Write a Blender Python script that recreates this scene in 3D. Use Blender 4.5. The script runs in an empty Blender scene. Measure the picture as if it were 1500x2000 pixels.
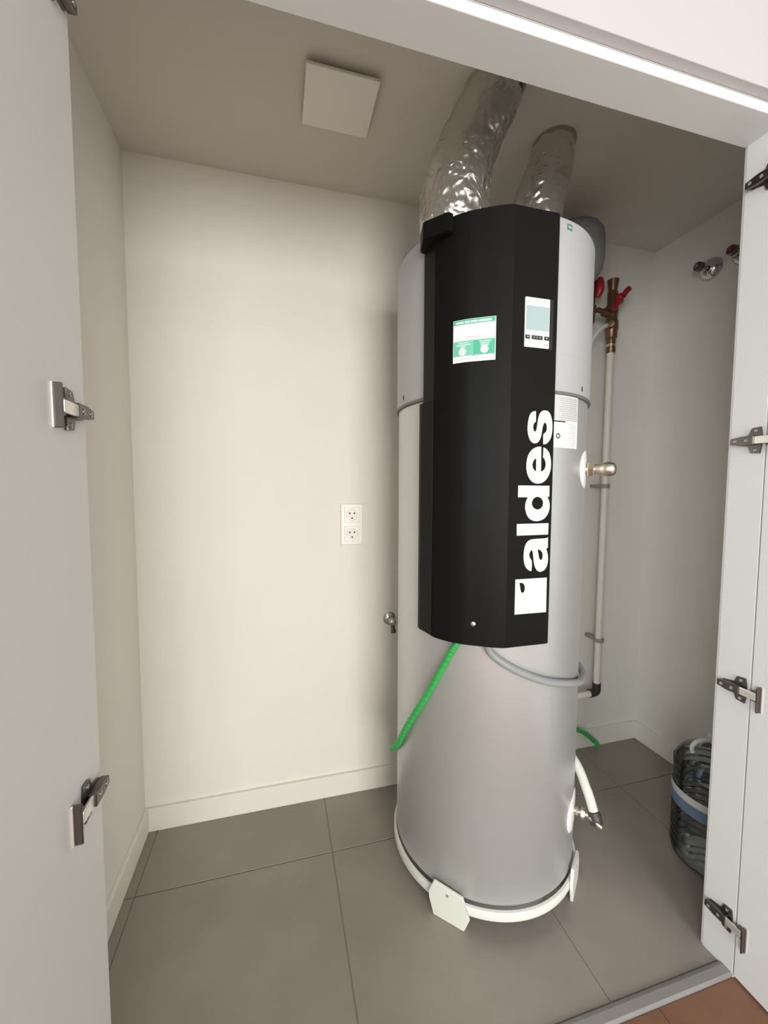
import bpy, bmesh, math, random
from mathutils import Vector, Matrix, noise

# ------------------------------------------------------------------ camera
scene = bpy.context.scene
COL = scene.collection
random.seed(4)
F_PX, PITCH, YAW, ROLL, EYE = 782.9, 0.06305, 0.2584, 0.00288, 1.15
fw = Vector((math.sin(YAW) * math.cos(PITCH), math.cos(YAW) * math.cos(PITCH), -math.sin(PITCH)))
rt0 = Vector((math.cos(YAW), -math.sin(YAW), 0)); up0 = rt0.cross(fw)
rt = rt0 * math.cos(ROLL) + up0 * math.sin(ROLL); up = up0 * math.cos(ROLL) - rt0 * math.sin(ROLL)
cam_data = bpy.data.cameras.new('camera'); cam = bpy.data.objects.new('camera', cam_data); COL.objects.link(cam)
cam_data.sensor_fit = 'HORIZONTAL'; cam_data.sensor_width = 36; cam_data.lens = F_PX / 1500 * 36
cam_data.clip_start = 0.02
m = Matrix((rt, up, -fw)).transposed().to_4x4(); m.translation = Vector((0, 0, EYE)); cam.matrix_world = m
scene.camera = cam

# ------------------------------------------------------------------ world, lights, exposure
world = bpy.data.worlds.new('world'); scene.world = world; world.use_nodes = True
bg = world.node_tree.nodes['Background']; bg.inputs[0].default_value = (0.75, 0.85, 1, 1); bg.inputs[1].default_value = 0.6
def area(name, loc, target, sx, sy, power, color):
    l = bpy.data.lights.new(name, 'AREA'); l.shape = 'RECTANGLE'; l.size = sx; l.size_y = sy
    l.energy = power; l.color = color
    o = bpy.data.objects.new(name, l); COL.objects.link(o); o.location = loc
    o.rotation_euler = (Vector(target) - Vector(loc)).to_track_quat('-Z', 'Y').to_euler()
    return o
area('rear_fill_light', (0.45, -3.53, 1.15), (0.45, 0, 1.15), 2.2, 2.0, 148, (1.0, 0.98, 0.94))  # added fill behind the camera, sized to light the back wall evenly
area('side_fill_light', (-1.64, -2.05, 1.4), (1.0, -2.05, 1.4), 1.8, 1.6, 85, (0.95, 0.98, 1.0))  # added fill from the left to brighten right door and right wall
area('hall_lamp_light', (0.5, -1.15, 2.435), (0.5, -1.15, 0), 0.5, 0.5, 3, (1.0, 0.94, 0.86))
vs = scene.view_settings
vs.view_transform = 'Standard'; vs.look = 'None'; vs.exposure = 0.07; vs.gamma = 1.0; vs.use_curve_mapping = False

# ------------------------------------------------------------------ materials
def mat(name, color, rough=0.5, metal=0.0, noise_amt=0.0, noise_scale=20, bump=0.0, bump_scale=200, spec=0.5, coat=0.0):
    mt = bpy.data.materials.new(name); mt.use_nodes = True
    nt = mt.node_tree; b = nt.nodes['Principled BSDF']
    b.inputs['Base Color'].default_value = (*color, 1); b.inputs['Roughness'].default_value = rough
    b.inputs['Metallic'].default_value = metal; b.inputs['Specular IOR Level'].default_value = spec
    b.inputs['Coat Weight'].default_value = coat
    tc = nt.nodes.new('ShaderNodeTexCoord')
    if noise_amt > 0:
        n = nt.nodes.new('ShaderNodeTexNoise'); n.inputs['Scale'].default_value = noise_scale; n.inputs['Detail'].default_value = 6
        r = nt.nodes.new('ShaderNodeValToRGB')
        r.color_ramp.elements[0].position = 0.3; r.color_ramp.elements[1].position = 0.7
        r.color_ramp.elements[0].color = (*[c * (1 - noise_amt) for c in color], 1)
        r.color_ramp.elements[1].color = (*[min(1, c * (1 + noise_amt)) for c in color], 1)
        nt.links.new(tc.outputs['Object'], n.inputs['Vector']); nt.links.new(n.outputs['Fac'], r.inputs['Fac'])
        nt.links.new(r.outputs['Color'], b.inputs['Base Color'])
    if bump > 0:
        n2 = nt.nodes.new('ShaderNodeTexNoise'); n2.inputs['Scale'].default_value = bump_scale; n2.inputs['Detail'].default_value = 3
        bp = nt.nodes.new('ShaderNodeBump'); bp.inputs['Strength'].default_value = bump; bp.inputs['Distance'].default_value = 0.002
        nt.links.new(tc.outputs['Object'], n2.inputs['Vector']); nt.links.new(n2.outputs['Fac'], bp.inputs['Height'])
        nt.links.new(bp.outputs['Normal'], b.inputs['Normal'])
    return mt
M = {
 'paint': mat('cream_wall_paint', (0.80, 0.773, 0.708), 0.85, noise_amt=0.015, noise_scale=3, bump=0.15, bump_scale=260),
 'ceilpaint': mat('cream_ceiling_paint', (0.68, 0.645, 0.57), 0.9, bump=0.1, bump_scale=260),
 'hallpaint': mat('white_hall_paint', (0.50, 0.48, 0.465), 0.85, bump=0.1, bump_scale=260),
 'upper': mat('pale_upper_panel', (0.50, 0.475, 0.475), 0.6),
 'lacquer': mat('white_door_lacquer', (0.72, 0.725, 0.71), 0.45, bump=0.03, bump_scale=500),
 'skirting': mat('cream_skirting', (0.80, 0.77, 0.70), 0.6),
 'grout': mat('grout', (0.32, 0.295, 0.255), 0.9),
 'tile': mat('taupe_porcelain', (0.275, 0.245, 0.212), 0.5, noise_amt=0.10, noise_scale=4, bump=0.05, bump_scale=300),
 'strip': mat('threshold_strip', (0.235, 0.225, 0.215), 0.45, noise_amt=0.05),
 'wood': mat('brown_laminate', (0.20, 0.10, 0.06), 0.45, noise_amt=0.15, noise_scale=9),
 'silver': mat('silver_tank_paint', (0.64, 0.65, 0.64), 0.42, metal=0.68, bump=0.06, bump_scale=500),
 'silver2': mat('light_silver_casing', (0.47, 0.485, 0.49), 0.42, metal=0.15),
 'rimgrey': mat('grey_rim', (0.16, 0.16, 0.15), 0.5),
 'black': mat('black_plastic', (0.0055, 0.0055, 0.0055), 0.45, bump=0.05, bump_scale=900, spec=0.13),
 'blackdeep': mat('black_recess', (0.006, 0.006, 0.006), 0.6),
 'white': mat('white_plastic', (0.86, 0.86, 0.83), 0.4),
 'whiteprint': mat('white_print', (0.92, 0.92, 0.90), 0.55),
 'green': mat('green_print', (0.07, 0.44, 0.27), 0.5),
 'green2': mat('light_green_print', (0.16, 0.55, 0.38), 0.5),
 'greytext': mat('grey_print', (0.42, 0.42, 0.40), 0.6),
 'paletext': mat('pale_print', (0.62, 0.85, 0.74), 0.6),
 'lcd': mat('lcd_glass', (0.36, 0.46, 0.46), 0.2),
 'button': mat('dark_button', (0.035, 0.03, 0.03), 0.4),
 'basewhite': mat('off_white_base', (0.74, 0.76, 0.69), 0.5),
 'brass': mat('nickel_brass', (0.72, 0.64, 0.50), 0.28, metal=1.0),
 'copper': mat('tarnished_brass', (0.22, 0.135, 0.08), 0.36, metal=0.8),
 'chrome': mat('chrome', (0.62, 0.62, 0.61), 0.12, metal=1.0),
 'steel': mat('hinge_steel', (0.15, 0.135, 0.12), 0.34, metal=1.0),
 'steelbright': mat('hinge_link_steel', (0.85, 0.82, 0.77), 0.3, metal=0.8),
 'screw': mat('screw_steel', (0.6, 0.6, 0.6), 0.35, metal=1.0),
 'red': mat('red_handle', (0.32, 0.012, 0.018), 0.4),
 'pipewhite': mat('white_pipe', (0.78, 0.74, 0.66), 0.5),
 'hosewhite': mat('white_hose', (0.64, 0.66, 0.59), 0.5),
 'hosegrey': mat('grey_hose', (0.27, 0.285, 0.29), 0.45),
 'greentube': mat('green_tube', (0.035, 0.40, 0.085), 0.42),
 'vessel': mat('grey_vessel_paint', (0.16, 0.165, 0.16), 0.5),
 'fitting': mat('dark_fitting', (0.045, 0.035, 0.03), 0.4),
 'clip': mat('grey_clip', (0.30, 0.285, 0.25), 0.5),
 'socket': mat('socket_plastic', (0.86, 0.83, 0.77), 0.35),
 'hole': mat('dark_hole', (0.02, 0.018, 0.015), 0.8),
 'vent': mat('white_vent_plastic', (0.86, 0.82, 0.76), 0.5),
 'blue': mat('blue_print', (0.13, 0.20, 0.28), 0.5),
 'labelwhite': mat('pale_label', (0.58, 0.59, 0.58), 0.5),
}
def foil():
    mt = mat('crumpled_foil', (0.64, 0.62, 0.58), 0.27, metal=0.88)
    nt = mt.node_tree; b = nt.nodes['Principled BSDF']
    tc = nt.nodes.new('ShaderNodeTexCoord')
    v = nt.nodes.new('ShaderNodeTexNoise'); v.inputs['Scale'].default_value = 9; v.inputs['Detail'].default_value = 2; v.inputs['Distortion'].default_value = 2.5
    n = nt.nodes.new('ShaderNodeTexNoise'); n.inputs['Scale'].default_value = 18; n.inputs['Detail'].default_value = 2; n.inputs['Distortion'].default_value = 2.0
    n.noise_type = 'RIDGED_MULTIFRACTAL'
    ad = nt.nodes.new('ShaderNodeMath'); ad.operation = 'ADD'
    bp = nt.nodes.new('ShaderNodeBump'); bp.inputs['Strength'].default_value = 0.65; bp.inputs['Distance'].default_value = 0.012
    nt.links.new(tc.outputs['Object'], v.inputs['Vector']); nt.links.new(tc.outputs['Object'], n.inputs['Vector'])
    nt.links.new(v.outputs['Fac'], ad.inputs[0]); nt.links.new(n.outputs['Fac'], ad.inputs[1])
    nt.links.new(ad.outputs[0], bp.inputs['Height']); nt.links.new(bp.outputs['Normal'], b.inputs['Normal'])
    return mt
M['foil'] = foil()
def clear():
    mt = bpy.data.materials.new('clear_plastic'); mt.use_nodes = True; nt = mt.node_tree
    nt.nodes.remove(nt.nodes['Principled BSDF']); out = nt.nodes['Material Output']
    t = nt.nodes.new('ShaderNodeBsdfTransparent'); t.inputs[0].default_value = (0.74, 0.78, 0.80, 1)
    g = nt.nodes.new('ShaderNodeBsdfGlossy'); g.inputs['Roughness'].default_value = 0.08
    f = nt.nodes.new('ShaderNodeFresnel'); f.inputs['IOR'].default_value = 1.5
    mx = nt.nodes.new('ShaderNodeMixShader')
    nt.links.new(f.outputs[0], mx.inputs[0]); nt.links.new(t.outputs[0], mx.inputs[1]); nt.links.new(g.outputs[0], mx.inputs[2])
    nt.links.new(mx.outputs[0], out.inputs['Surface'])
    return mt
M['clear'] = clear()
def emis(name, color, s):
    mt = bpy.data.materials.new(name); mt.use_nodes = True; b = mt.node_tree.nodes['Principled BSDF']
    b.inputs['Base Color'].default_value = (*color, 1); b.inputs['Emission Color'].default_value = (*color, 1); b.inputs['Emission Strength'].default_value = s
    return mt
M['lamp'] = emis('lamp_diffuser', (1, 0.96, 0.9), 3.0)

# ------------------------------------------------------------------ mesh helpers
def link(name, me, material, parent=None, smooth=None):
    o = bpy.data.objects.new(name, me); COL.objects.link(o)
    for mm in (material if isinstance(material, (list, tuple)) else [material]): me.materials.append(M[mm])
    if smooth:
        for p in me.polygons: p.use_smooth = True
        me.set_sharp_from_angle(angle=math.radians(smooth))
    if parent: o.parent = parent
    return o
def from_bm(name, bm, material, parent=None, smooth=None):
    bmesh.ops.recalc_face_normals(bm, faces=bm.faces)
    me = bpy.data.meshes.new(name); bm.to_mesh(me); bm.free()
    return link(name, me, material, parent, smooth)
def add_box(bm, a, b, bev=0.0, seg=2):
    t = bmesh.new(); bmesh.ops.create_cube(t, size=1)
    for v in t.verts:
        v.co = Vector([(a[i] + b[i]) / 2 + v.co[i] * abs(b[i] - a[i]) for i in range(3)])
    if bev > 0: bmesh.ops.bevel(t, geom=t.edges[:], offset=bev, segments=seg, affect='EDGES', profile=0.5)
    join(bm, t)
def join(bm, t, mtx=None, mi=0):
    if mtx is not None: bmesh.ops.transform(t, matrix=mtx, verts=t.verts)
    for f in t.faces: f.material_index = mi
    me = bpy.data.meshes.new('tmp'); t.to_mesh(me); t.free(); bm.from_mesh(me); bpy.data.meshes.remove(me)
def box(name, a, b, material, parent=None, bev=0.0, seg=2):
    bm = bmesh.new(); add_box(bm, a, b, bev, seg)
    return from_bm(name, bm, material, parent)
def add_prism(bm, pts, z0, z1):
    lo = [bm.verts.new((x, y, z0)) for x, y in pts]; hi = [bm.verts.new((x, y, z1)) for x, y in pts]
    n = len(pts); bm.faces.new(lo); bm.faces.new(hi)
    for i in range(n): bm.faces.new((lo[i], lo[(i + 1) % n], hi[(i + 1) % n], hi[i]))
def lathe_bm(prof, seg=48):
    bm = bmesh.new(); rings = []
    for r, z in prof:
        if r < 1e-6: rings.append([bm.verts.new((0, 0, z))])
        else: rings.append([bm.verts.new((r * math.cos(2 * math.pi * i / seg), r * math.sin(2 * math.pi * i / seg), z)) for i in range(seg)])
    for a, b in zip(rings, rings[1:]):
        for i in range(seg):
            j = (i + 1) % seg
            if len(a) == 1 and len(b) == 1: continue
            if len(a) == 1: bm.faces.new((a[0], b[i], b[j]))
            elif len(b) == 1: bm.faces.new((a[i], a[j], b[0]))
            else: bm.faces.new((a[i], a[j], b[j], b[i]))
    return bm
def axis_mtx(loc, direction):
    return Matrix.Translation(Vector(loc)) @ Vector(direction).normalized().to_track_quat('Z', 'Y').to_matrix().to_4x4()
def lathe(name, prof, material, loc=(0, 0, 0), direction=(0, 0, 1), parent=None, seg=48, smooth=40):
    bm = lathe_bm(prof, seg); bmesh.ops.transform(bm, matrix=axis_mtx(loc, direction), verts=bm.verts)
    return from_bm(name, bm, material, parent, smooth)
def spline(pts, n):
    P = [Vector(p) for p in pts]; P = [P[0] * 2 - P[1]] + P + [P[-1] * 2 - P[-2]]; out = []
    for i in range(1, len(P) - 2):
        for k in range(n):
            t = k / n; a, b, c, d = P[i - 1], P[i], P[i + 1], P[i + 2]
            out.append(0.5 * ((2 * b) + (c - a) * t + (2 * a - 5 * b + 4 * c - d) * t * t + (3 * b - a - 3 * c + d) * t ** 3))
    out.append(P[-2]); return out
def tube_bm(path, radii, seg=16, caps=True, shape=None):
    bm = bmesh.new(); rings = []; prev = None
    for i, p in enumerate(path):
        t = (path[min(i + 1, len(path) - 1)] - path[max(i - 1, 0)]).normalized()
        if prev is None: u = t.orthogonal().normalized()
        else: u = (prev - t * prev.dot(t)).normalized()
        prev = u; v = t.cross(u); r = radii[i] if isinstance(radii, list) else radii
        ring = []
        for k in range(seg):
            a = 2 * math.pi * k / seg; d = u * math.cos(a) + v * math.sin(a)
            rr = r if shape is None else r * shape(p + d * r, a, i)
            ring.append(bm.verts.new(p + d * rr))
        rings.append(ring)
    for a, b in zip(rings, rings[1:]):
        for k in range(seg): bm.faces.new((a[k], a[(k + 1) % seg], b[(k + 1) % seg], b[k]))
    if caps: bm.faces.new(rings[0]); bm.faces.new(rings[-1])
    return bm
def tube(name, pts, r, material, parent=None, n=10, seg=16):
    return from_bm(name, tube_bm(spline(pts, n), r, seg), material, parent, 50)
def struct(o): o['kind'] = 'structure'; return o
def thing(name, loc, label, cat, group=None):
    o = bpy.data.objects.new(name, None); COL.objects.link(o); o.location = loc; o.empty_display_size = 0.05
    return tag(o, label, cat, group)
def tag(o, label, cat, group=None):
    o['label'] = label; o['category'] = cat
    if group: o['group'] = group
    return o
def adopt(root):
    """children were modelled in world space: keep them there under a root that stands at the thing's base"""
    bpy.context.view_layer.update()
    inv = root.matrix_world.inverted()
    for c in root.children: c.matrix_parent_inverse = inv

# ------------------------------------------------------------------ the closet shell
XL, XR, YB, ZC = -0.442, 1.582, 1.432, 2.158          # wall faces
JL, JR, YF, YI, ZL = -0.279, 1.02, 0.635, 0.71, 1.908  # door opening: jamb faces, front, inner edge, lintel underside
ZH = 2.5
struct(box('wall_back', (XL - 0.1, YB, -0.05), (XR + 0.1, YB + 0.1, ZC + 0.05), 'paint'))
struct(box('wall_left', (XL - 0.1, YI - 0.004, -0.05), (XL, YB, ZC + 0.05), 'paint'))
struct(box('wall_right', (XR, YI - 0.004, -0.05), (XR + 0.1, YB, ZC + 0.05), 'paint'))
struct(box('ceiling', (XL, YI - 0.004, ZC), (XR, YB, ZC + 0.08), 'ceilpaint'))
# front wall round the opening, as three solid pieces in one wall
bm = bmesh.new()
add_box(bm, (-1.7, YF, 0), (JL - 0.02, YI - 0.004, ZH)); add_box(bm, (JR + 0.02, YF, 0), (2.5, YI - 0.004, ZH))
add_box(bm, (JL - 0.02, YF + 0.0, ZL + 0.02), (JR + 0.02, YI - 0.004, ZH))
struct(from_bm('wall_front', bm, 'hallpaint'))
# floor: recessed grout bed with porcelain tiles laid on it
floor = struct(box('floor', (XL, 0.668, -0.05), (XR, YB, -0.0030), 'grout'))
gx = [XL, -0.4045, 0.1505, 0.7055, 1.2605, XR]; gy = [0.668, 1.196, YB]
for i in range(5):
    for j in range(2):
        g = 0.0012
        box('tile', (gx[i] + g, gy[j] + g, -0.0065), (gx[i + 1] - g, gy[j + 1] - g, 0.0), 'tile', floor, 0.0012, 1)
# skirting boards
struct(box('baseboard_back', (XL, YB - 0.012, 0), (XR, YB, 0.08), 'skirting', None, 0.002))
struct(box('baseboard_left', (XL, YI + 0.004, 0), (XL + 0.012, YB - 0.012, 0.08), 'skirting', None, 0.002))
struct(box('baseboard_right', (XR - 0.012, YI + 0.004, 0), (XR, YB - 0.012, 0.08), 'skirting', None, 0.002))
# threshold strip: low rounded bar between tiles and laminate
bm = bmesh.new()
pr = [(0.634, -0.006), (0.634, 0.004), (0.638, 0.008), (0.655, 0.0085), (0.662, 0.006), (0.668, -0.001), (0.668, -0.006)]
a = [bm.verts.new((JL, y, z)) for y, z in pr]; b = [bm.verts.new((JR, y, z)) for y, z in pr]
bm.faces.new(a); bm.faces.new(b)
for i in range(len(pr)): bm.faces.new((a[i], a[(i + 1) % 7], b[(i + 1) % 7], b[i]))
struct(from_bm('trim_1', bm, 'strip'))
# jamb boards and lintel board of the door frame
struct(box('trim_2', (JL - 0.02, YF, 0), (JL, YI - 0.006, ZL), 'lacquer'))
struct(box('trim_3', (JR, YF, 0), (JR + 0.02, YI - 0.006, ZL), 'lacquer', None, 0.0004, 1))
struct(box('trim_4', (JL - 0.02, YF, ZL), (JR + 0.02, YI, ZL + 0.02), 'lacquer', None, 0.0015))
struct(box('trim_5', (JL - 0.02, YI - 0.006, 0), (JL - 0.002, YI, ZL), 'lacquer', None, 0.0015))
struct(box('trim_6', (JR + 0.002, YI - 0.006, 0), (JR + 0.02, YI, ZL), 'lacquer', None, 0.0015))

# ------------------------------------------------------------------ the hall outside (behind the camera)
HX0, HX1, HY = -1.7, 2.5, -3.6
hf = struct(box('floor_hall', (HX0, HY, -0.05), (HX1, 0.634, -0.006), 'grout'))
y = 0.634; row = 0
while y > HY + 0.01:
    y2 = max(HY, y - 0.19); x = HX0 - 0.5 * (row % 2)
    while x < HX1:
        x2 = x + 1.25
        box('plank', (max(x, HX0) + 0.0006, y2 + 0.0006, -0.0065), (min(x2, HX1) - 0.0006, y - 0.0006, 0.0), 'wood', hf, 0.0008, 1)
        x = x2
    y = y2; row += 1
bm = bmesh.new()
add_box(bm, (HX0 - 0.1, HY, 0), (HX0, -3.0, ZH)); add_box(bm, (HX0 - 0.1, -1.1, 0), (HX0, YF, ZH))
add_box(bm, (HX0 - 0.1, -3.0, 0), (HX0, -1.1, 0.55)); add_box(bm, (HX0 - 0.1, -3.0, 2.25), (HX0, -1.1, ZH))
struct(from_bm('wall_hall_left', bm, 'hallpaint'))
bm = bmesh.new()
for q in ((-3.0, 0.55, -2.95, 2.25), (-1.15, 0.55, -1.1, 2.25), (-3.0, 0.55, -1.1, 0.60), (-3.0, 2.20, -1.1, 2.25), (-2.08, 0.55, -2.02, 2.25)):
    add_box(bm, (HX0 - 0.08, q[0], q[1]), (HX0 - 0.03, q[2], q[3]), 0.003, 1)
struct(from_bm('added_window_2', bm, 'white'))  # unseen glazed opening, added to go with the left fill light
struct(box('wall_hall_right', (HX1, HY, 0), (HX1 + 0.1, YF, ZH), 'hallpaint'))
bm = bmesh.new()
wx0, wx1, wz0, wz1 = -0.7, 1.6, 0.08, 2.22
add_box(bm, (HX0, HY - 0.1, 0), (wx0, HY, ZH)); add_box(bm, (wx1, HY - 0.1, 0), (HX1, HY, ZH))
add_box(bm, (wx0, HY - 0.1, 0), (wx1, HY, wz0)); add_box(bm, (wx0, HY - 0.1, wz1), (wx1, HY, ZH))
struct(from_bm('wall_hall_back', bm, 'hallpaint'))
struct(box('ceiling_hall', (HX0, HY, ZH), (HX1, YI - 0.004, ZH + 0.08), 'hallpaint'))
bm = bmesh.new()
for q in ((wx0, wz0, wx0 + 0.05, wz1), (wx1 - 0.05, wz0, wx1, wz1), (wx0, wz0, wx1, wz0 + 0.05), (wx0, wz1 - 0.05, wx1, wz1), ((wx0 + wx1) / 2 - 0.03, wz0, (wx0 + wx1) / 2 + 0.03, wz1)):
    add_box(bm, (q[0], HY - 0.08, q[1]), (q[2], HY - 0.03, q[3]), 0.003, 1)
win = struct(from_bm('added_window_1', bm, 'white'))  # unseen full-height opening, added to house the rear fill light
lamp = thing('ceiling_lamp', (0.5, -1.15, ZH), 'square white flush ceiling lamp in the hall behind the camera', 'lamp')
box('housing', (0.22, -1.43, 2.445), (0.78, -0.87, ZH), 'white', lamp, 0.01)
box('diffuser', (0.24, -1.41, 2.438), (0.76, -0.89, 2.447), 'lamp', lamp, 0.003)
adopt(lamp)

# ------------------------------------------------------------------ doors and their cup hinges
def hinge(door, xs, nx, z, dz):
    X = lambda d: xs + nx * d
    def bx(name, d0, d1, y0, y1, z0, z1, mt, par, bev=0.0012):
        return box(name, (min(X(d0), X(d1)), y0, z + z0), (max(X(d0), X(d1)), y1, z + z1), mt, par, bev, 2)
    # arm: tapered channel reaching back towards the closet
    bm = bmesh.new()
    prof = [(0.648, 0.010), (0.672, 0.0095), (0.694, 0.0065), (0.694, -0.0065), (0.672, -0.0095), (0.648, -0.010)]
    for d0, d1 in ((0.004, 0.0165),):
        lo = [bm.verts.new((X(d0), py, z + pz)) for py, pz in prof]; hi = [bm.verts.new((X(d1), py, z + pz)) for py, pz in prof]
        bm.faces.new(lo); bm.faces.new(hi)
        for i in range(6): bm.faces.new((lo[i], lo[(i + 1) % 6], hi[(i + 1) % 6], hi[i]))
    bmesh.ops.bevel(bm, geom=bm.edges[:], offset=0.001, segments=1, affect='EDGES')
    arm = from_bm('hinge', bm, 'steel', door, 35)
    # winged mounting plate screwed to the jamb
    bm = bmesh.new()
    pl = [(0.640, 0.012), (0.642, 0.029), (0.660, 0.027), (0.664, 0.012), (0.690, 0.008), (0.690, -0.008), (0.664, -0.012), (0.660, -0.027), (0.642, -0.029), (0.640, -0.012)]
    lo = [bm.verts.new((X(0.0), py, z + pz)) for py, pz in pl]; hi = [bm.verts.new((X(0.0045), py, z + pz)) for py, pz in pl]
    n = len(pl); bm.faces.new(lo); bm.faces.new(hi)
    for i in range(n): bm.faces.new((lo[i], lo[(i + 1) % n], hi[(i + 1) % n], hi[i]))
    bmesh.ops.bevel(bm, geom=bm.edges[:], offset=0.0008, segments=1, affect='EDGES')
    from_bm('mounting_plate', bm, 'steel', arm, 35)
    for py, pz, d in ((0.651, 0.021, 0.0045), (0.651, -0.021, 0.0045), (0.684, 0.0, 0.0165), (0.662, 0.0, 0.0165)):
        s = lathe('screw', [(0, 0), (0.0036, 0), (0.0036, 0.0007), (0.0022, 0.0013), (0.0012, 0.0006), (0, 0.0004)], 'screw', (X(d), py, z + pz), (nx, 0, 0), arm, 12)
    # link plates bridging to the cup in the door
    bx('link', 0.008, 0.0135, 0.616, 0.650, -0.0085, 0.0085, 'steelbright', arm, 0.0015)
    # cup flange: tall plate on the door with the cup behind it
    bm = bmesh.new()
    add_box(bm, (min(X(0.001), X(0.0125)), 0.6120, z + dz - 0.029), (max(X(0.001), X(0.0125)), 0.6155, z + dz + 0.029), 0.0010, 1)
    add_box(bm, (min(X(0.001), X(0.011)), 0.6150, z - 0.012), (max(X(0.001), X(0.011)), 0.6260, z + 0.012), 0.002, 2)
    from_bm('cup_flange', bm, 'steel', arm)
    bx('flange_lip', 0.0, 0.003, 0.6090, 0.6125, dz - 0.0295, dz + 0.0295, 'steelbright', arm, 0.001)
HZ = (0.130, 0.690, 1.254, 1.812)
d1 = struct(box('door_1', (JL - 0.019, -0.015, 0.006), (JL, YF - 0.0002, 1.898), 'lacquer'))
d2 = struct(box('door_2', (JR, -0.015, 0.006), (JR + 0.019, YF - 0.003, 1.898), 'lacquer', None, 0.0004, 1))
for z, dz in zip(HZ, (-0.014, -0.006, 0.0, 0.008)):
    hinge(d1, JL, 1, z, dz); hinge(d2, JR, -1, z, dz)
# closed panel of the unit above the opening, proud of the lintel board
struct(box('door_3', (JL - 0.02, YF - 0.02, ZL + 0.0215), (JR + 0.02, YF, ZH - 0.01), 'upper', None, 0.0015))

# ------------------------------------------------------------------ the water heater
CX, CY, R = 0.62, 1.113, 0.27
def onr(az, r, z=0.0):      # azimuth from -Y towards -X, degrees
    a = math.radians(az); return Vector((CX - r * math.sin(a), CY - r * math.cos(a), z))
def outdir(az):
    a = math.radians(az); return Vector((-math.sin(a), -math.cos(a), 0))
heater = thing('water_heater', (CX, CY, 0), 'tall silver cylindrical heat pump water heater with black front panel', 'water heater')
def cyl_lathe(name, prof, material, parent, seg=96, smooth=35):
    return lathe(name, prof, material, (CX, CY, 0), (0, 0, 1), parent, seg, smooth)
cyl_lathe('tank', [(0, 0.062), (0.245, 0.062), (0.262, 0.066), (R, 0.078), (R, 1.372), (0.262, 1.380), (0, 1.380)], 'silver', heater)
casing = cyl_lathe('head_casing', [(0, 1.3805), (0.2735, 1.3805), (0.2755, 1.384), (0.2755, 1.774), (0.2735, 1.780), (0.267, 1.784), (0, 1.786)], 'silver2', heater)
cyl_lathe('casing_rim', [(0.262, 1.374), (0.2765, 1.374), (0.2775, 1.3765), (0.2765, 1.3805), (0.262, 1.3805)], 'rimgrey', heater)
def patch_bm(bm, surf, s0, s1, z0, z1, mi, n=8, thick=0.0004):
    """thin raised print on a curved face; surf(s, z, offset) -> point"""
    t = bmesh.new(); A = []; B = []
    for i in range(n + 1):
        s = s0 + (s1 - s0) * i / n
        A.append([t.verts.new(surf(s, z, thick)) for z in (z0, z1)]); B.append([t.verts.new(surf(s, z, -0.0002)) for z in (z0, z1)])
    for i in range(n):
        t.faces.new((A[i][0], A[i + 1][0], A[i + 1][1], A[i][1])); t.faces.new((A[i][0], B[i][0], B[i + 1][0], A[i + 1][0])); t.faces.new((A[i][1], A[i + 1][1], B[i + 1][1], B[i][1]))
    t.faces.new((A[0][0], A[0][1], B[0][1], B[0][0])); t.faces.new((A[n][0], B[n][0], B[n][1], A[n][1]))
    join(bm, t, None, mi)
def disc_bm(bm, surf, sc, zc, r, mi, thick, seg=20, ri=0.0, aspect=1.0):
    t = bmesh.new()
    o = [t.verts.new(surf(sc + r * math.cos(2 * math.pi * k / seg), zc + r * aspect * math.sin(2 * math.pi * k / seg), thick)) for k in range(seg)]
    if ri > 0:
        i_ = [t.verts.new(surf(sc + ri * math.cos(2 * math.pi * k / seg), zc + ri * aspect * math.sin(2 * math.pi * k / seg), thick)) for k in range(seg)]
        for k in range(seg): t.faces.new((o[k], o[(k + 1) % seg], i_[(k + 1) % seg], i_[k]))
    else: t.faces.new(o)
    join(bm, t, None, mi)
def casing_surf(r):
    return lambda s, z, off: onr(math.degrees(s / r), r + off, z)
cs = casing_surf(0.2755); ts = casing_surf(0.27)
arc = lambda az, r: math.radians(az) * r
for az, z in ((-27.0, 1.397), (86.0, 1.400)):          # two keyhole slots just above the rim
    bm = bmesh.new(); s = arc(az, 0.2755)
    patch_bm(bm, cs, s - 0.0022, s + 0.0022, z - 0.006, z + 0.006, 0, 3, 0.0008); from_bm('slot', bm, 'hole', casing)
bm = bmesh.new(); s = arc(-11.5, 0.2755)
patch_bm(bm, cs, s - 0.0085, s + 0.0085, 1.756, 1.769, 0, 4, 0.001)
patch_bm(bm, cs, s - 0.006, s + 0.006, 1.7595, 1.7645, 1, 4, 0.0013)
from_bm('badge', bm, ['rimgrey', 'green2'], casing)
bm = bmesh.new(); add_seam = patch_bm(bm, cs, arc(-48, .2755), arc(-4, .2755), 1.4695, 1.470, 0, 10, 0.0003)
from_bm('seam', bm, 'greytext', casing)

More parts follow.
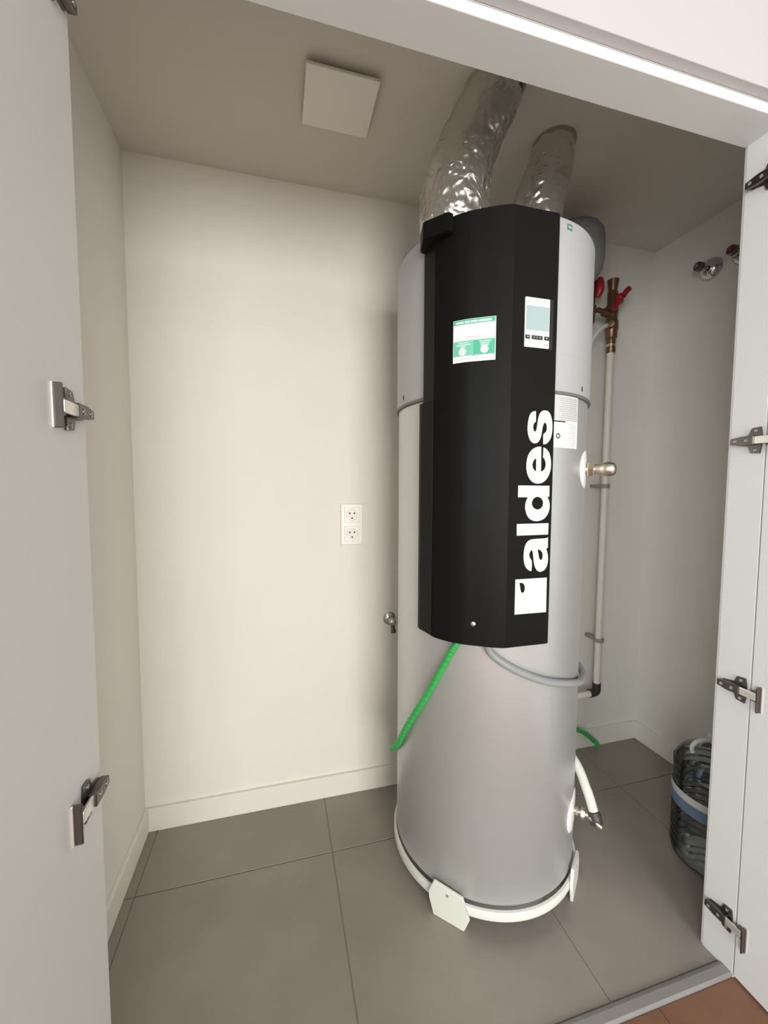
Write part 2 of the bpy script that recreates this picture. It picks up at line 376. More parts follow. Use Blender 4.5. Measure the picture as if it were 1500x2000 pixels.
# front panel: central curved face with two flat flanks
PROF = [(0.364, 0.985), (0.372, 0.934), (0.395, 0.898), (0.423, 0.870), (0.447, 0.854), (0.480, 0.8345), (0.513, 0.819), (0.629, 0.819)]
def panel_outline(off=0.0):
    core = PROF[1:7]
    sm = [(p.x, p.y) for p in spline([(x, y, 0) for x, y in core], 4)]
    back = [(onr(az, 0.2768).x, onr(az, 0.2768).y) for az in range(-3, 65, 4)]
    return [PROF[0]] + sm + [PROF[7], (0.634, 0.828)] + back
bm = bmesh.new(); add_prism(bm, panel_outline(), 0.770, 1.773)
bmesh.ops.bevel(bm, geom=[e for e in bm.edges if abs(e.verts[0].co.z - e.verts[1].co.z) < 1e-6], offset=0.002, segments=2, affect='EDGES')
panel = from_bm('front_panel', bm, 'black', heater, 14)
bm = bmesh.new(); add_prism(bm, [(0.358, 0.997), (0.3575, 0.984), (0.3695, 0.934), (0.3715, 0.934), (0.3635, 0.985), (0.366, 0.998)], 0.774, 1.362)
from_bm('side_flange', bm, 'black', panel)
bm = bmesh.new(); add_prism(bm, [(0.341, 0.934), (0.384, 0.884), (0.400, 0.889), (0.384, 0.917), (0.371, 0.950), (0.369, 0.985), (0.352, 0.985)], 1.732, 1.777)
bmesh.ops.bevel(bm, geom=bm.edges[:], offset=0.0025, segments=2, affect='EDGES')
from_bm('lid', bm, 'black', panel, 30)
lathe('screw', [(0, 0), (0.0062, 0), (0.0058, 0.0022), (0.003, 0.0036), (0, 0.004)], 'screw', (0.4465, 0.8535, 0.8235), (-0.55, -0.83, 0), panel, 20)

# lettering a l d e s and the square mark, reading upwards on the right flank
LETTERS = {
's':[[(5786,13250),(5786,13250),(5723,13247),(5665,13214),(5622,13148),(5593,13038),(5577,12909),(5580,12794),(5603,12692),(5641,12596),(5700,12533),(5776,12510),(5850,12532),(5901,12585),(5937,12664),(5956,12769),(5972,12886),(5995,12965),(6024,13003),(6055,13000),(6084,12956),(6096,12891),(6088,12819),(6062,12773),(6010,12745),(5999,12705),(6006,12500),(6006,12500),(6079,12506),(6153,12567),(6204,12647),(6231,12753),(6242,12897),(6230,13027),(6203,13143),(6154,13232),(6091,13274),(6023,13282),(5955,13267),(5897,13213),(5862,13127),(5846,13036),(5831,12919),(5814,12822),(5790,12782),(5760,12781),(5732,12819),(5719,12889),(5732,12954),(5761,12994),(5790,13011),(5792,13034)]],
'e':[[(5954,12441),(5954,12441),(5883,12441),(5793,12419),(5705,12365),(5633,12279),(5591,12174),(5572,12057),(5572,11941),(5594,11824),(5642,11720),(5711,11642),(5788,11596),(5887,11580),(5986,11593),(6076,11644),(6150,11724),(6201,11831),(6228,11937),(6232,12056),(6215,12188),(6181,12292),(6129,12363),(6066,12410),(6017,12428),(6017,12428),(6012,12196),(6012,12196),(6052,12158),(6079,12106),(6091,12040),(6081,11961),(6045,11901),(5992,11868),(5962,11863),(5962,11863)],[(5831,12166),(5831,12166),(5786,12153),(5750,12106),(5727,12034),(5732,11969),(5764,11911),(5810,11872),(5833,11862),(5833,11862)]],
'd':[[(5372,11536),(5372,11536),(6206,11532),(6206,11532),(6208,11279),(6208,11279),(6153,11275),(6153,11275),(6190,11219),(6219,11139),(6230,11045),(6215,10939),(6172,10846),(6097,10760),(5998,10715),(5877,10695),(5754,10720),(5669,10774),(5606,10868),(5574,10961),(5564,11040),(5573,11130),(5597,11202),(5635,11264),(5635,11264),(5372,11265),(5372,11265)],[(6051,11123),(6041,11064),(6009,11015),(5958,10982),(5898,10971),(5838,10984),(5786,11017),(5751,11067),(5737,11125),(5748,11183),(5780,11232),(5829,11265),(5889,11276),(5949,11264),(6002,11231),(6038,11181)]],
'l':[[(5359,10642),(6209,10644),(6203,10375),(5362,10372)]],
'a':[[(6205,10307),(6205,10307),(6167,10288),(6105,10283),(5783,10277),(5700,10255),(5633,10204),(5590,10126),(5567,10020),(5556,9887),(5567,9766),(5591,9671),(5635,9595),(5698,9538),(5775,9514),(5775,9514),(5784,9622),(5779,9770),(5738,9812),(5711,9867),(5706,9921),(5723,9980),(5752,10015),(5783,10014),(5807,9957),(5823,9835),(5837,9727),(5863,9631),(5904,9548),(5960,9498),(6014,9485),(6084,9498),(6152,9542),(6197,9615),(6220,9709),(6224,9818),(6207,9914),(6176,10003),(6163,10031),(6163,10031),(6208,10061),(6208,10061)],[(5928,10026),(5928,10026),(5990,10017),(6040,9982),(6073,9919),(6080,9851),(6066,9798),(6036,9769),(6005,9771),(5981,9802),(5963,9870),(5946,9952)]],
'q':[[(5356,9335),(6203,9335),(6210,8495),(5353,8501)],[(5461,9251),(5461,9251),(5516,9252),(5570,9229),(5605,9179),(5616,9118),(5608,9051),(5584,9012),(5549,9003),(5515,9023),(5496,9071),(5478,9167)]],
}
def chaikin(p, it=2):
    for _ in range(it):
        q = []
        for i in range(len(p)):
            a, b = p[i], p[(i + 1) % len(p)]
            q += [(a[0] * .75 + b[0] * .25, a[1] * .75 + b[1] * .25), (a[0] * .25 + b[0] * .75, a[1] * .25 + b[1] * .75)]
        p = q
    return p
def outline_mesh(name, loops, y0, thick, material, parent, smooth_it):
    cu = bpy.data.curves.new(name, 'CURVE'); cu.dimensions = '2D'; cu.fill_mode = 'BOTH'; cu.extrude = thick
    for lp in loops:
        lp = [(x * 1e-4, z * 1e-4) for x, z in lp]
        if smooth_it: lp = chaikin(lp, smooth_it)
        sp = cu.splines.new('POLY'); sp.points.add(len(lp) - 1); sp.use_cyclic_u = True
        for q, (x, z) in zip(sp.points, lp): q.co = (x, z, 0, 1)
    tmp = bpy.data.objects.new('tmp', cu); COL.objects.link(tmp)
    dg = bpy.context.evaluated_depsgraph_get(); me = bpy.data.meshes.new_from_object(tmp.evaluated_get(dg))
    bpy.data.objects.remove(tmp); bpy.data.curves.remove(cu)
    for v in me.vertices: v.co = (v.co.x, y0 - v.co.z, v.co.y)
    me.name = name; me.materials.clear()
    return link(name, me, material, parent)
for k in 'aldes':
    o = outline_mesh('letter', LETTERS[k], 0.8186, 0.0006, 'whiteprint', panel, 0 if k == 'l' else 2)
    o['label'] = 'white letter ' + k
sq, hole = LETTERS['q']
outline_mesh('logo_square', [sq, chaikin([(x, z) for x, z in hole], 2)], 0.8186, 0.0006, 'whiteprint', panel, 0)['label'] = 'white square mark with a black leaf'

# green and white information sticker on the curved centre
arc_pts = spline([(x, y, 0) for x, y in PROF[1:7]], 12); cum = [0.0]
for a, b in zip(arc_pts, arc_pts[1:]): cum.append(cum[-1] + (b - a).length)
def panel_surf(s, z, off):
    i = 0
    while i < len(cum) - 2 and cum[i + 1] < s: i += 1
    u = (s - cum[i]) / (cum[i + 1] - cum[i]); p = arc_pts[i].lerp(arc_pts[i + 1], u); t = (arc_pts[i + 1] - arc_pts[i]).normalized()
    n = Vector((t.y, -t.x, 0)); return p + n * off + Vector((0, 0, z))
S0, S1, Z0, Z1 = 0.0535, 0.1505, 1.4385, 1.5350
def U(u): return S0 + (S1 - S0) * u
def V(v): return Z0 + (Z1 - Z0) * v
bm = bmesh.new()
patch_bm(bm, panel_surf, S0, S1, Z0, Z1, 0, 12, 0.0006)
patch_bm(bm, panel_surf, U(0.01), U(0.985), V(0.885), V(0.992), 1, 12, 0.0008)         # heading band
for a, b in ((0.06, 0.26), (0.28, 0.40), (0.42, 0.58), (0.60, 0.90)): patch_bm(bm, panel_surf, U(a), U(b), V(0.908), V(0.955), 3, 4, 0.0010)
patch_bm(bm, panel_surf, U(0.30), U(0.68), V(0.565), V(0.58), 4, 6, 0.0009)            # line under the blank code field
patch_bm(bm, panel_surf, U(0.01), U(0.49), V(0.145), V(0.50), 2, 8, 0.0008)            # two green fields
patch_bm(bm, panel_surf, U(0.49), U(0.985), V(0.145), V(0.50), 1, 8, 0.0008)
for a, b, v in ((0.13, 0.37, 0.455), (0.08, 0.42, 0.405), (0.18, 0.31, 0.36), (0.62, 0.90, 0.455), (0.65, 0.86, 0.405), (0.66, 0.84, 0.36)):
    patch_bm(bm, panel_surf, U(a), U(b), V(v - 0.013), V(v + 0.013), 3, 4, 0.0010)
for u, v in ((0.235, 0.245), (0.745, 0.265)):
    disc_bm(bm, panel_surf, U(u), V(v), 0.0088, 0, 0.0011); disc_bm(bm, panel_surf, U(u), V(v), 0.0042, 4, 0.0013, 16, 0.0032)
t = bmesh.new(); q = [t.verts.new(panel_surf(U(u), V(v), 0.0009)) for u, v in ((0.46, 0.147), (0.52, 0.147), (0.49, 0.115))]; t.faces.new(q); join(bm, t, None, 1)
t = bmesh.new(); q = [t.verts.new(panel_surf(U(u), V(v), 0.0009)) for u, v in ((0.47, 0.886), (0.52, 0.886), (0.495, 0.865))]; t.faces.new(q); join(bm, t, None, 1)
patch_bm(bm, panel_surf, U(0.04), U(0.94), V(0.062), V(0.072), 4, 8, 0.0009)
from_bm('sticker', bm, ['whiteprint', 'green', 'green2', 'paletext', 'greytext'], heater)['label'] = 'white and green information sticker'

# control unit with screen and three keys
cu_ = box('control_unit', (0.5425, 0.8145, 1.467), (0.6065, 0.8196, 1.577), 'white', heater, 0.0018)
box('recess', (0.6068, 0.8180, 1.466), (0.6175, 0.8194, 1.578), 'blackdeep', cu_)
box('screen', (0.5445, 0.8140, 1.5045), (0.6045, 0.8150, 1.5585), 'lcd', cu_, 0.0004, 1)
for a, b in ((0.5435, 0.5555), (0.5595, 0.5885), (0.5925, 0.6055)):
    box('button', (a, 0.8138, 1.4845), (b, 0.8150, 1.4935), 'button', cu_, 0.0004, 1)
for a, b in ((0.5475, 0.5525), (0.5645, 0.5675), (0.5720, 0.5745), (0.5800, 0.5830), (0.5970, 0.6010)):
    box('key_symbol', (a, 0.8135, 1.4880), (b, 0.8140, 1.4903), 'greytext', cu_)
box('mark', (0.5915, 0.8142, 1.4725), (0.6035, 0.8150, 1.4762), 'greytext', cu_)

# rating label on the tank
bm = bmesh.new()
a0, a1 = arc(-25.2, R), arc(-4.5, R); W = a1 - a0
ls = lambda s, z, off: ts(s, z, off)
patch_bm(bm, ls, a0, a1, 1.247, 1.3735, 0, 12, 0.0005)
patch_bm(bm, ls, a0 + 0.001, a1, 1.3135, 1.372, 4, 12, 0.0007)
zz = 1.366
for i in range(11):
    w0 = a0 + random.uniform(0.006, 0.012); patch_bm(bm, ls, w0, a1 - 0.020 - random.uniform(0, 0.012), zz - 0.0010, zz + 0.0010, 1, 6, 0.0009); zz -= 0.0051
patch_bm(bm, ls, a0 + 0.052, a1, 1.3085, 1.3120, 2, 4, 0.0009)
zz = 1.3055
for i in range(13):
    patch_bm(bm, ls, a0 + 0.004 + random.uniform(0, 0.006), a0 + random.uniform(0.030, 0.044), zz - 0.0008, zz + 0.0008, 3, 4, 0.0007); zz -= 0.0043
disc_bm(bm, ls, arc(-8.9, R), 1.275, 0.0068, 2, 0.0009, 24, 0.0038)
from_bm('rating_label', bm, ['whiteprint', 'greytext', 'button', 'greytext', 'labelwhite'], heater)['label'] = 'white rating label printed with small lines'

# base band and feet
base = cyl_lathe('base_ring', [(0.2715, 0.040), (0.2785, 0.040), (0.2795, 0.043), (0.2795, 0.0625), (0.2785, 0.065), (0.2715, 0.065), (0.2715, 0.040)], 'basewhite', heater)
for az in (45.5, -41, -135, 150):
    t0 = onr(az, 0.2800); d = outdir(az); u = Vector((-d.y, d.x, 0)) * -1
    # u points to increasing X side as seen from outside
    pts = [(-0.040, 0.0), (0.046, 0.0), (0.060, 0.038), (0.052, 0.050), (0.041, 0.088), (-0.040, 0.096), (-0.055, 0.060), (-0.053, 0.042)]
    bm = bmesh.new()
    ux = Vector((math.cos(math.radians(az)), -math.sin(math.radians(az)), 0))
    lo = [bm.verts.new(t0 + ux * a + Vector((0, 0, z)) + d * -0.004) for a, z in pts]; hi = [bm.verts.new(t0 + ux * a + Vector((0, 0, z)) + d * 0.004) for a, z in pts]
    n = len(pts); bm.faces.new(lo); bm.faces.new(hi)
    for i in range(n): bm.faces.new((lo[i], lo[(i + 1) % n], hi[(i + 1) % n], hi[i]))
    bmesh.ops.bevel(bm, geom=bm.edges[:], offset=0.0015, segments=2, affect='EDGES')
    f = from_bm('foot', bm, 'basewhite', base, 35)
    lathe('bolt', [(0, 0), (0.004, 0), (0.0035, 0.002), (0, 0.0025)], 'clip', t0 + d * 0.004 + Vector((0, 0, 0.074)), d, base, 12)
# inner plinth carrying the tank
cyl_lathe('plinth', [(0, 0.0), (0.225, 0.0), (0.225, 0.0625), (0, 0.0625)], 'rimgrey', heater)

# connection ports on the right side
def hexnut(name, loc, d, r, l, mt, parent):
    return lathe(name, [(0, 0), (r * 0.9, 0), (r, l * 0.15), (r, l * 0.85), (r * 0.9, l), (0, l)], mt, loc, d, parent, 6, 20)
AZH, AZL = -44.0, -42.5
p1 = lathe('port_cover', [(0, 0), (0.058, 0), (0.058, 0.004), (0.050, 0.0085), (0.020, 0.010), (0, 0.010)], 'white', onr(AZH, 0.262, 1.198), outdir(AZH), heater)
d = outdir(AZH)
o1 = lathe('outlet_fitting', [(0, 0), (0.011, 0), (0.011, 0.010), (0.0135, 0.012), (0.0135, 0.034), (0.0155, 0.038), (0.0185, 0.046), (0.0195, 0.054), (0.0185, 0.062), (0.015, 0.069), (0.008, 0.0725), (0, 0.073)], 'brass', onr(AZH, 0.2715, 1.198), d, heater, 32)
hexnut('nut', onr(AZH, 0.2765, 1.198), d, 0.0205, 0.016, 'brass', o1)
tube('branch', [onr(AZH, 0.322, 1.198), onr(AZH, 0.322, 1.198) + Vector((0.006, 0.04, 0.0)), onr(AZH, 0.322, 1.198) + Vector((0.004, 0.09, 0.0))], 0.011, 'brass', o1)
p2 = lathe('port_cover', [(0, 0), (0.060, 0), (0.060, 0.004), (0.052, 0.0085), (0.020, 0.010), (0, 0.010)], 'white', onr(AZL, 0.262, 0.232), outdir(AZL), heater)
d = outdir(AZL)
v = lathe('inlet_valve', [(0, 0), (0.009, 0), (0.009, 0.012), (0.0075, 0.013), (0.0075, 0.036), (0.009, 0.038), (0.009, 0.052), (0, 0.052)], 'brass', onr(AZL, 0.2715, 0.232), d, heater, 24)
hexnut('nut', onr(AZL, 0.290, 0.232), d, 0.0145, 0.011, 'brass', v)
hexnut('nut', onr(AZL, 0.277, 0.232), d, 0.011, 0.006, 'clip', v)
LV = onr(AZL, 0.326, 0.232)
tube('lever', [onr(AZL, 0.304, 0.234) + Vector((0, -0.012, 0.0)), onr(AZL, 0.317, 0.228) + Vector((0, -0.018, 0.0)), onr(AZL, 0.328, 0.223) + Vector((0, -0.021, 0.0))], 0.0062, 'brass', v, 6, 12)
lathe('elbow', [(0, -0.014), (0.0150, -0.014), (0.0170, -0.010), (0.0170, 0.010), (0.0150, 0.013), (0.0150, 0.017), (0, 0.017)], 'fitting', LV, (-0.05, 0.35, 0.94), v, 28)
adopt(heater)

# ------------------------------------------------------------------ hoses and conduits at the heater
h = tube('drain_hose', [LV + Vector((-0.001, 0.006, 0.0165)), LV + Vector((-0.004, 0.03, 0.062)), LV + Vector((0.0, 0.09, 0.110)), LV + Vector((-0.02, 0.19, 0.145)), LV + Vector((-0.09, 0.34, 0.155)), Vector((0.72, 1.404, 0.40)), Vector((0.70, 1.405, 0.55))], 0.0128, 'hosewhite')
tag(h, 'white hose rising from the lower valve and bending behind the tank', 'hose')
path = [Vector((0.433, 0.893, 0.774)), onr(45, 0.283, 0.735), onr(58.7, 0.2810, 0.606), onr(75.7, 0.2810, 0.475), onr(90, 0.2815, 0.375), onr(110, 0.285, 0.30), onr(140, 0.288, 0.23), onr(175, 0.292, 0.185), Vector((0.85, 1.408, 0.16)), Vector((1.06, 1.404, 0.138)), Vector((1.238, 1.402, 0.102)), Vector((1.330, 1.403, 0.035)), Vector((1.352, 1.405, 0.0105))]
sp = spline(path, 30)
g = from_bm('corrugated_conduit', tube_bm(sp, [0.0092 if i % 4 < 2 else 0.0078 for i in range(len(sp))], 12), 'greentube', None, 60)
tag(g, 'bright green corrugated conduit from under the black panel round the tank', 'conduit')
path = [Vector((0.487, 0.862, 0.776)), onr(25, 0.2805, 0.742), onr(15.1, 0.2805, 0.708), onr(-1.4, 0.2805, 0.672), onr(-20, 0.2805, 0.645), onr(-38.2, 0.2808, 0.622), onr(-60, 0.281, 0.612), onr(-90, 0.281, 0.62), onr(-125, 0.285, 0.66), onr(-150, 0.287, 0.72)]
h = tube('grey_hose', path, 0.0095, 'hosegrey', None, 14, 18)
tag(h, 'grey hose sagging from under the black panel round the tank to the right', 'hose')

# ------------------------------------------------------------------ foil ducts
def duct(label, pts, radii, seed, collar_r):
    root = thing('foil_duct', pts[0], label, 'duct', 'foil ducts above the water heater')
    sp = spline(pts, 18); k = len(sp); rr = []
    for i in range(k):
        f = i / (k - 1) * (len(radii) - 1); a = min(int(f), len(radii) - 2); rr.append(radii[a] + (radii[a + 1] - radii[a]) * (f - a))
    off = Vector((seed * 3.1, seed * 1.7, 0))
    def shape(p, a, i):
        n1 = noise.noise(p * 11 + off); n2 = 1 - abs(noise.noise(p * 26 + off)) * 2; n3 = noise.noise(p * 60 + off)
        return 1 + 0.075 * n1 + 0.045 * n2 + 0.010 * n3
    from_bm('foil_sleeve', tube_bm(sp, rr, 56, True, shape), 'foil', root, 60)
    top = pts[-1]
    lathe('collar', [(collar_r * 0.9, -0.010), (collar_r, -0.011), (collar_r + 0.004, -0.006), (collar_r + 0.004, 0.0), (collar_r * 0.9, 0.0)], 'clip', (top[0], top[1], ZC - 0.0005), (0, 0, 1), root, 40)
    adopt(root)
duct('larger crumpled foil duct, left of the two, rising to the ceiling behind the lintel', [(0.487, 1.075, 1.789), (0.487, 1.075, 1.815), (0.480, 1.070, 1.87), (0.478, 1.055, 1.95), (0.493, 1.03, 2.03), (0.523, 0.99, 2.10), (0.545, 0.965, 2.157)], [0.088, 0.090, 0.094, 0.090, 0.080, 0.070, 0.066], 1, 0.068)
duct('smaller crumpled foil duct, right of the two, above the silver side of the casing', [(0.750, 1.120, 1.789), (0.750, 1.120, 1.815), (0.755, 1.118, 1.88), (0.765, 1.112, 1.96), (0.780, 1.10, 2.04), (0.793, 1.085, 2.10), (0.798, 1.075, 2.157)], [0.073, 0.074, 0.075, 0.074, 0.070, 0.062, 0.055], 2, 0.056)

# ------------------------------------------------------------------ ceiling vent
vent = thing('ceiling_vent', (0.167, 1.098, ZC), 'square white ventilation plate fixed under the closet ceiling', 'vent')
box('plate', (0.077, 1.016, 2.140), (0.257, 1.182, 2.148), 'vent', vent, 0.002)
lathe('neck', [(0, 0), (0.055, 0), (0.055, 0.0095), (0, 0.0095)], 'vent', (0.167, 1.098, 2.148), (0, 0, 1), vent)
adopt(vent)

# ------------------------------------------------------------------ double socket on the back wall
so = thing('power_socket', (0.257, YB, 0.94), 'white vertical double power socket on the back wall', 'power socket')
box('frame', (0.2165, YB - 0.009, 0.940), (0.2965, YB, 1.088), 'socket', so, 0.003)
for zc in (0.9795, 1.0485):
    # each insert: raised square with a round recessed well, two pin holes and an earth hole
    s = box('socket_insert', (0.2290, YB - 0.0125, zc - 0.0275), (0.2840, YB - 0.008, zc + 0.0275), 'socket', so, 0.002)
    lathe('well_rim', [(0.0190, 0.0), (0.0205, 0.0), (0.0212, 0.0018), (0.0205, 0.0028), (0.0192, 0.0022), (0.0190, 0.0)], 'socket', (0.2565, YB - 0.0125, zc), (0, -1, 0), s, 32)
    lathe('well_face', [(0, 0.0), (0.0190, 0.0), (0.0190, 0.0005), (0, 0.0005)], 'vent', (0.2565, YB - 0.0125, zc), (0, -1, 0), s, 32)
    for dx, dz in ((-0.0085, 0.006), (0.0085, 0.006), (0.0, -0.0115)):
        lathe('pin_hole', [(0, 0), (0.0030, 0), (0.0030, 0.0004), (0, 0.0004)], 'hole', (0.2565 + dx, YB - 0.0130, zc + dz), (0, -1, 0), s, 14)
adopt(so)

# ------------------------------------------------------------------ small tap low on the back wall
sp_ = thing('wall_tap', (0.395, YB, 0.65), 'small chrome outlet tap on the back wall at the left edge of the tank', 'tap')
lathe('rosette', [(0, 0), (0.024, 0), (0.024, 0.003), (0.016, 0.010), (0, 0.012)], 'chrome', (0.400, YB, 0.655), (0, -1, 0), sp_)
lathe('body', [(0, 0), (0.010, 0), (0.010, 0.022), (0.013, 0.024), (0.013, 0.040), (0.009, 0.044), (0, 0.045)], 'chrome', (0.400, YB - 0.010, 0.655), (0, -1, 0), sp_)
lathe('spout', [(0, 0), (0.0075, 0), (0.0075, 0.026), (0.0095, 0.028), (0.0095, 0.038), (0.006, 0.038), (0.006, 0.036), (0, 0.036)], 'steel', (0.400, YB - 0.042, 0.652), (0.1, -0.1, -1), sp_)
adopt(sp_)

# ------------------------------------------------------------------ chrome stop valves on the right wall
def stop_valve(yc, zc, label, red):
    r = thing('stop_valve', (XR, yc, zc), label, 'valve', 'chrome stop valves on the right wall')
    lathe('rosette', [(0, 0), (0.038, 0), (0.040, 0.004), (0.036, 0.018), (0.024, 0.030), (0.012, 0.034), (0, 0.035)], 'chrome', (XR, yc, zc), (-1, 0, 0), r)
    lathe('stem', [(0, 0), (0.008, 0), (0.008, 0.024), (0, 0.024)], 'chrome', (XR - 0.033, yc, zc), (-1, 0, 0), r, 20)
    h = lathe('knob', [(0, 0), (0.013, 0), (0.0165, 0.004), (0.0165, 0.018), (0.013, 0.023), (0, 0.024)], 'steel', (XR - 0.055, yc, zc), (-1, 0, 0), r, 10, 25)
    lathe('temperature_dot', [(0, 0), (0.008, 0), (0.008, 0.001), (0, 0.001)], 'red' if red else 'chrome', (XR - 0.079, yc, zc), (-1, 0, 0), h, 16)
    adopt(r)
stop_valve(1.188, 1.965, 'chrome stop valve with bell rosette, clear of the right door', False)
stop_valve(1.075, 1.962, 'chrome stop valve with a red mark, half hidden by the right door', True)

# ------------------------------------------------------------------ grey vessel behind the heater head
ve = thing('expansion_vessel', (1.054, YB, 1.885), 'dark grey rounded vessel hung on the back wall behind the heater head', 'vessel')
lathe('body', [(0, 1.878), (0.03, 1.879), (0.06, 1.888), (0.084, 1.905), (0.099, 1.930), (0.105, 1.965), (0.105, 2.035), (0.101, 2.060), (0.088, 2.078), (0.066, 2.087), (0, 2.092)], 'vessel', (1.054, 1.297, 0), (0, 0, 1), ve, 48)
box('bracket', (1.02, 1.38, 1.95), (1.09, YB, 2.02), 'vessel', ve, 0.003)
lathe('neck', [(0, 1.83), (0.011, 1.83), (0.011, 1.88), (0, 1.88)], 'copper', (1.054, 1.297, 0), (0, 0, 1), ve, 20)
adopt(ve)

# ------------------------------------------------------------------ brass manifold and white riser pipe by the back wall
PX, PY = 1.2985, 1.362
pipe = thing('water_pipe', (PX, PY, 0.29), 'white riser pipe on the back wall right of the tank', 'pipe')
tube('riser', [(PX + 0.001, PY, 1.688), (PX - 0.001, PY, 1.2), (PX - 0.004, PY, 0.75), (PX - 0.006, PY, 0.306)], 0.0128, 'pipewhite', pipe, 6, 20)
tube('run', [(PX - 0.020, PY, 0.284), (PX - 0.10, PY - 0.004, 0.281), (1.02, PY + 0.01, 0.275), (0.88, 1.39, 0.27)], 0.0128, 'pipewhite', pipe, 6, 20)
el = tube('elbow', [(PX - 0.006, PY, 0.325), (PX - 0.006, PY, 0.298), (PX - 0.010, PY, 0.288), (PX - 0.020, PY, 0.284), (PX - 0.042, PY, 0.283)], 0.0168, 'fitting', pipe, 6, 20)
for zc in (1.155, 0.510):
    lathe('pipe_clip', [(0.0125, -0.008), (0.0185, -0.008), (0.0195, 0.0), (0.0185, 0.008), (0.0125, 0.008)], 'clip', (PX - 0.003, PY, zc), (0, 0, 1), pipe, 24)
    box('clip_foot', (PX - 0.012, PY + 0.014, zc - 0.007), (PX + 0.006, YB - 0.0005, zc + 0.007), 'clip', pipe)
adopt(pipe)
MX = PX + 0.002
mf = thing('safety_valve', (MX, PY, 1.69), 'tarnished brass safety valve group with red handle on top of the riser', 'valve')
mb = lathe('body', [(0, 1.688), (0.0159, 1.688), (0.0171, 1.692), (0.0171, 1.742), (0.0212, 1.746), (0.0218, 1.775), (0.0242, 1.78), (0.0242, 1.81), (0.0207, 1.815), (0.0207, 1.842), (0.0230, 1.848), (0.0230, 1.872), (0.0183, 1.878), (0.0183, 1.925), (0.0153, 1.93), (0.0195, 1.955), (0.0218, 1.972), (0, 1.976)], 'copper', (MX, PY, 0), (0, 0, 1), mf, 28)
lathe('ring', [(0.0165, 1.712), (0.0182, 1.712), (0.0182, 1.722), (0.0165, 1.722)], 'brass', (MX, PY, 0), (0, 0, 1), mb, 28)
lathe('branch', [(0, 0), (0.012, 0), (0.012, 0.022), (0.016, 0.024), (0.016, 0.040), (0.010, 0.042), (0.010, 0.075), (0, 0.075)], 'copper', (MX - 0.010, PY - 0.004, 1.835), (-1, -0.15, 0.1), mf, 24)
lathe('branch', [(0, 0), (0.010, 0), (0.010, 0.018), (0.014, 0.020), (0.014, 0.034), (0, 0.036)], 'copper', (MX - 0.008, PY - 0.010, 1.79), (-0.8, -0.6, 0), mf, 24)
rh = lathe('handle_hub', [(0, 0), (0.016, 0), (0.0205, 0.004), (0.0205, 0.022), (0.013, 0.027), (0, 0.027)], 'red', (MX + 0.006, PY - 0.010, 1.893), (0.62, -0.78, 0.0), mf, 20)
for a, b in (((0.020, -0.032, 1.900), (0.040, -0.040, 1.928)), ((0.012, -0.030, 1.885), (-0.028, -0.034, 1.842)), ((0.010, -0.020, 1.895), (-0.010, -0.030, 1.868))):
    tube('handle_wing', [(MX + a[0], PY + a[1], a[2]), (MX + (a[0] + b[0]) / 2, PY + (a[1] + b[1]) / 2, (a[2] + b[2]) / 2 + 0.003), (MX + b[0], PY + b[1], b[2])], 0.0105, 'red', rh, 5, 12)
tube('overflow_tube', [(MX - 0.012, PY - 0.01, 1.792), (MX - 0.05, PY - 0.02, 1.782), (MX - 0.085, PY - 0.02, 1.755), (MX - 0.11, PY - 0.01, 1.70), (MX - 0.12, PY, 1.60)], 0.008, 'hosewhite', mf)
adopt(mf)
m2 = thing('shutoff_valve', (1.222, 1.37, 1.80), 'brass shutoff valve with red handle peeping out behind the casing', 'valve')
b2 = lathe('body', [(0, 1.800), (0.011, 1.800), (0.011, 1.835), (0.015, 1.838), (0.015, 1.865), (0.0105, 1.868), (0.0105, 1.915), (0.014, 1.918), (0.014, 1.960), (0, 1.962)], 'copper', (1.213, 1.372, 0), (0, 0, 1), m2, 24)
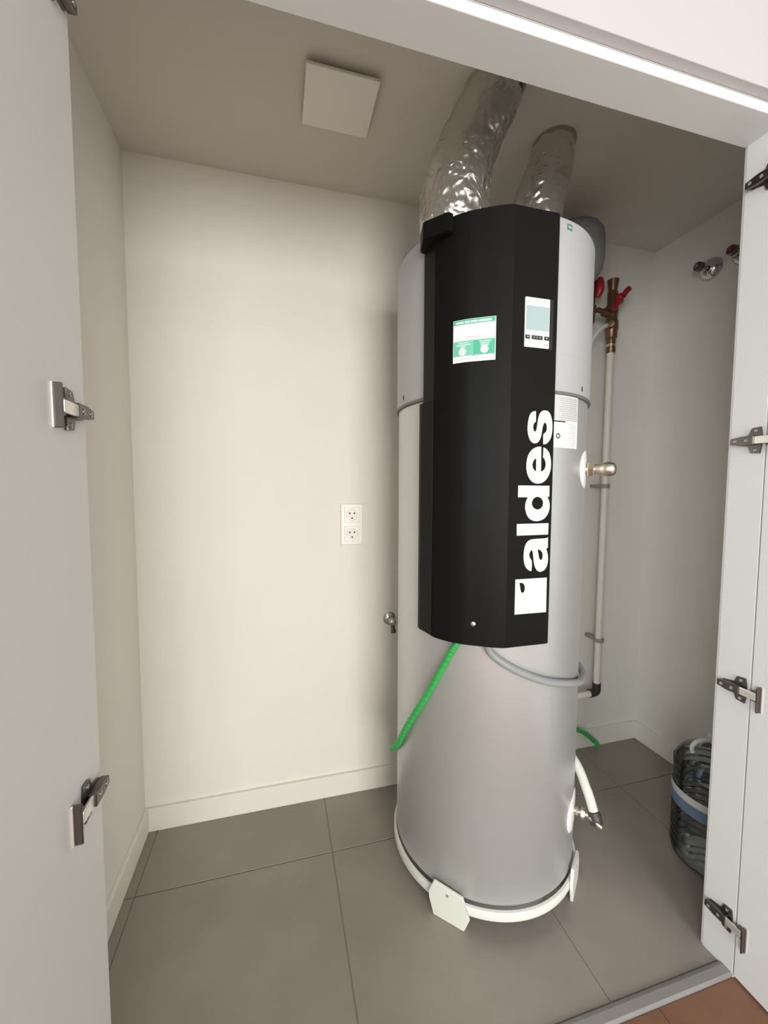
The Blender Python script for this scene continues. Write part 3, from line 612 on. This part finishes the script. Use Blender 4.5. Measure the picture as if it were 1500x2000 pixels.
tube('handle', [(1.217, 1.352, 1.893), (1.222, 1.345, 1.915), (1.222, 1.345, 1.945), (1.226, 1.348, 1.962)], [0.010 + 0.006 * math.sin(i / 15 * math.pi) for i in range(16)], 'red', m2, 5, 14)
tube('link_pipe', [(1.213, 1.372, 1.848), (1.222, 1.371, 1.846), (1.2245, 1.370, 1.845)], 0.008, 'copper', m2, 6, 14)
adopt(m2)

# ------------------------------------------------------------------ big water bottle on the floor behind the right jamb
BX, BY = 1.282, 0.875
bt = thing('water_bottle', (BX, BY, 0), 'large clear plastic water bottle on the floor half behind the right jamb', 'bottle')
prof = [(0, 0.004), (0.06, 0.001), (0.09, 0.003), (0.102, 0.012), (0.105, 0.03)]
z = 0.045
while z < 0.29:
    if 0.155 < z < 0.235: prof += [(0.1045, z)]
    else: prof += [(0.105, z), (0.1015, z + 0.006), (0.105, z + 0.012)]
    z += 0.022
prof += [(0.104, 0.298), (0.097, 0.318), (0.080, 0.338), (0.050, 0.356), (0.026, 0.366), (0.022, 0.372), (0.022, 0.388)]
lathe('body', prof, 'clear', (BX, BY, 0), (0, 0, 1), bt, 56)
lathe('label_band', [(0.1062, 0.172), (0.1066, 0.172), (0.1066, 0.212), (0.1062, 0.212)], 'blue', (BX, BY, 0), (0, 0, 1), bt, 56)
lathe('label_border', [(0.1064, 0.206), (0.1069, 0.206), (0.1069, 0.228), (0.1064, 0.228)], 'labelwhite', (BX, BY, 0), (0, 0, 1), bt, 56)
lathe('cap', [(0, 0.402), (0.022, 0.402), (0.0245, 0.398), (0.0245, 0.376), (0, 0.376)], 'labelwhite', (BX, BY, 0), (0, 0, 1), bt, 32)
tube('handle', [(BX - 0.072, BY + 0.018, 0.346), (BX - 0.076, BY + 0.016, 0.368), (BX - 0.060, BY + 0.008, 0.386), (BX - 0.02, BY - 0.005, 0.390), (BX + 0.02, BY - 0.012, 0.386), (BX + 0.05, BY - 0.02, 0.352)], 0.0062, 'hosewhite', bt, 8, 12)
adopt(bt)
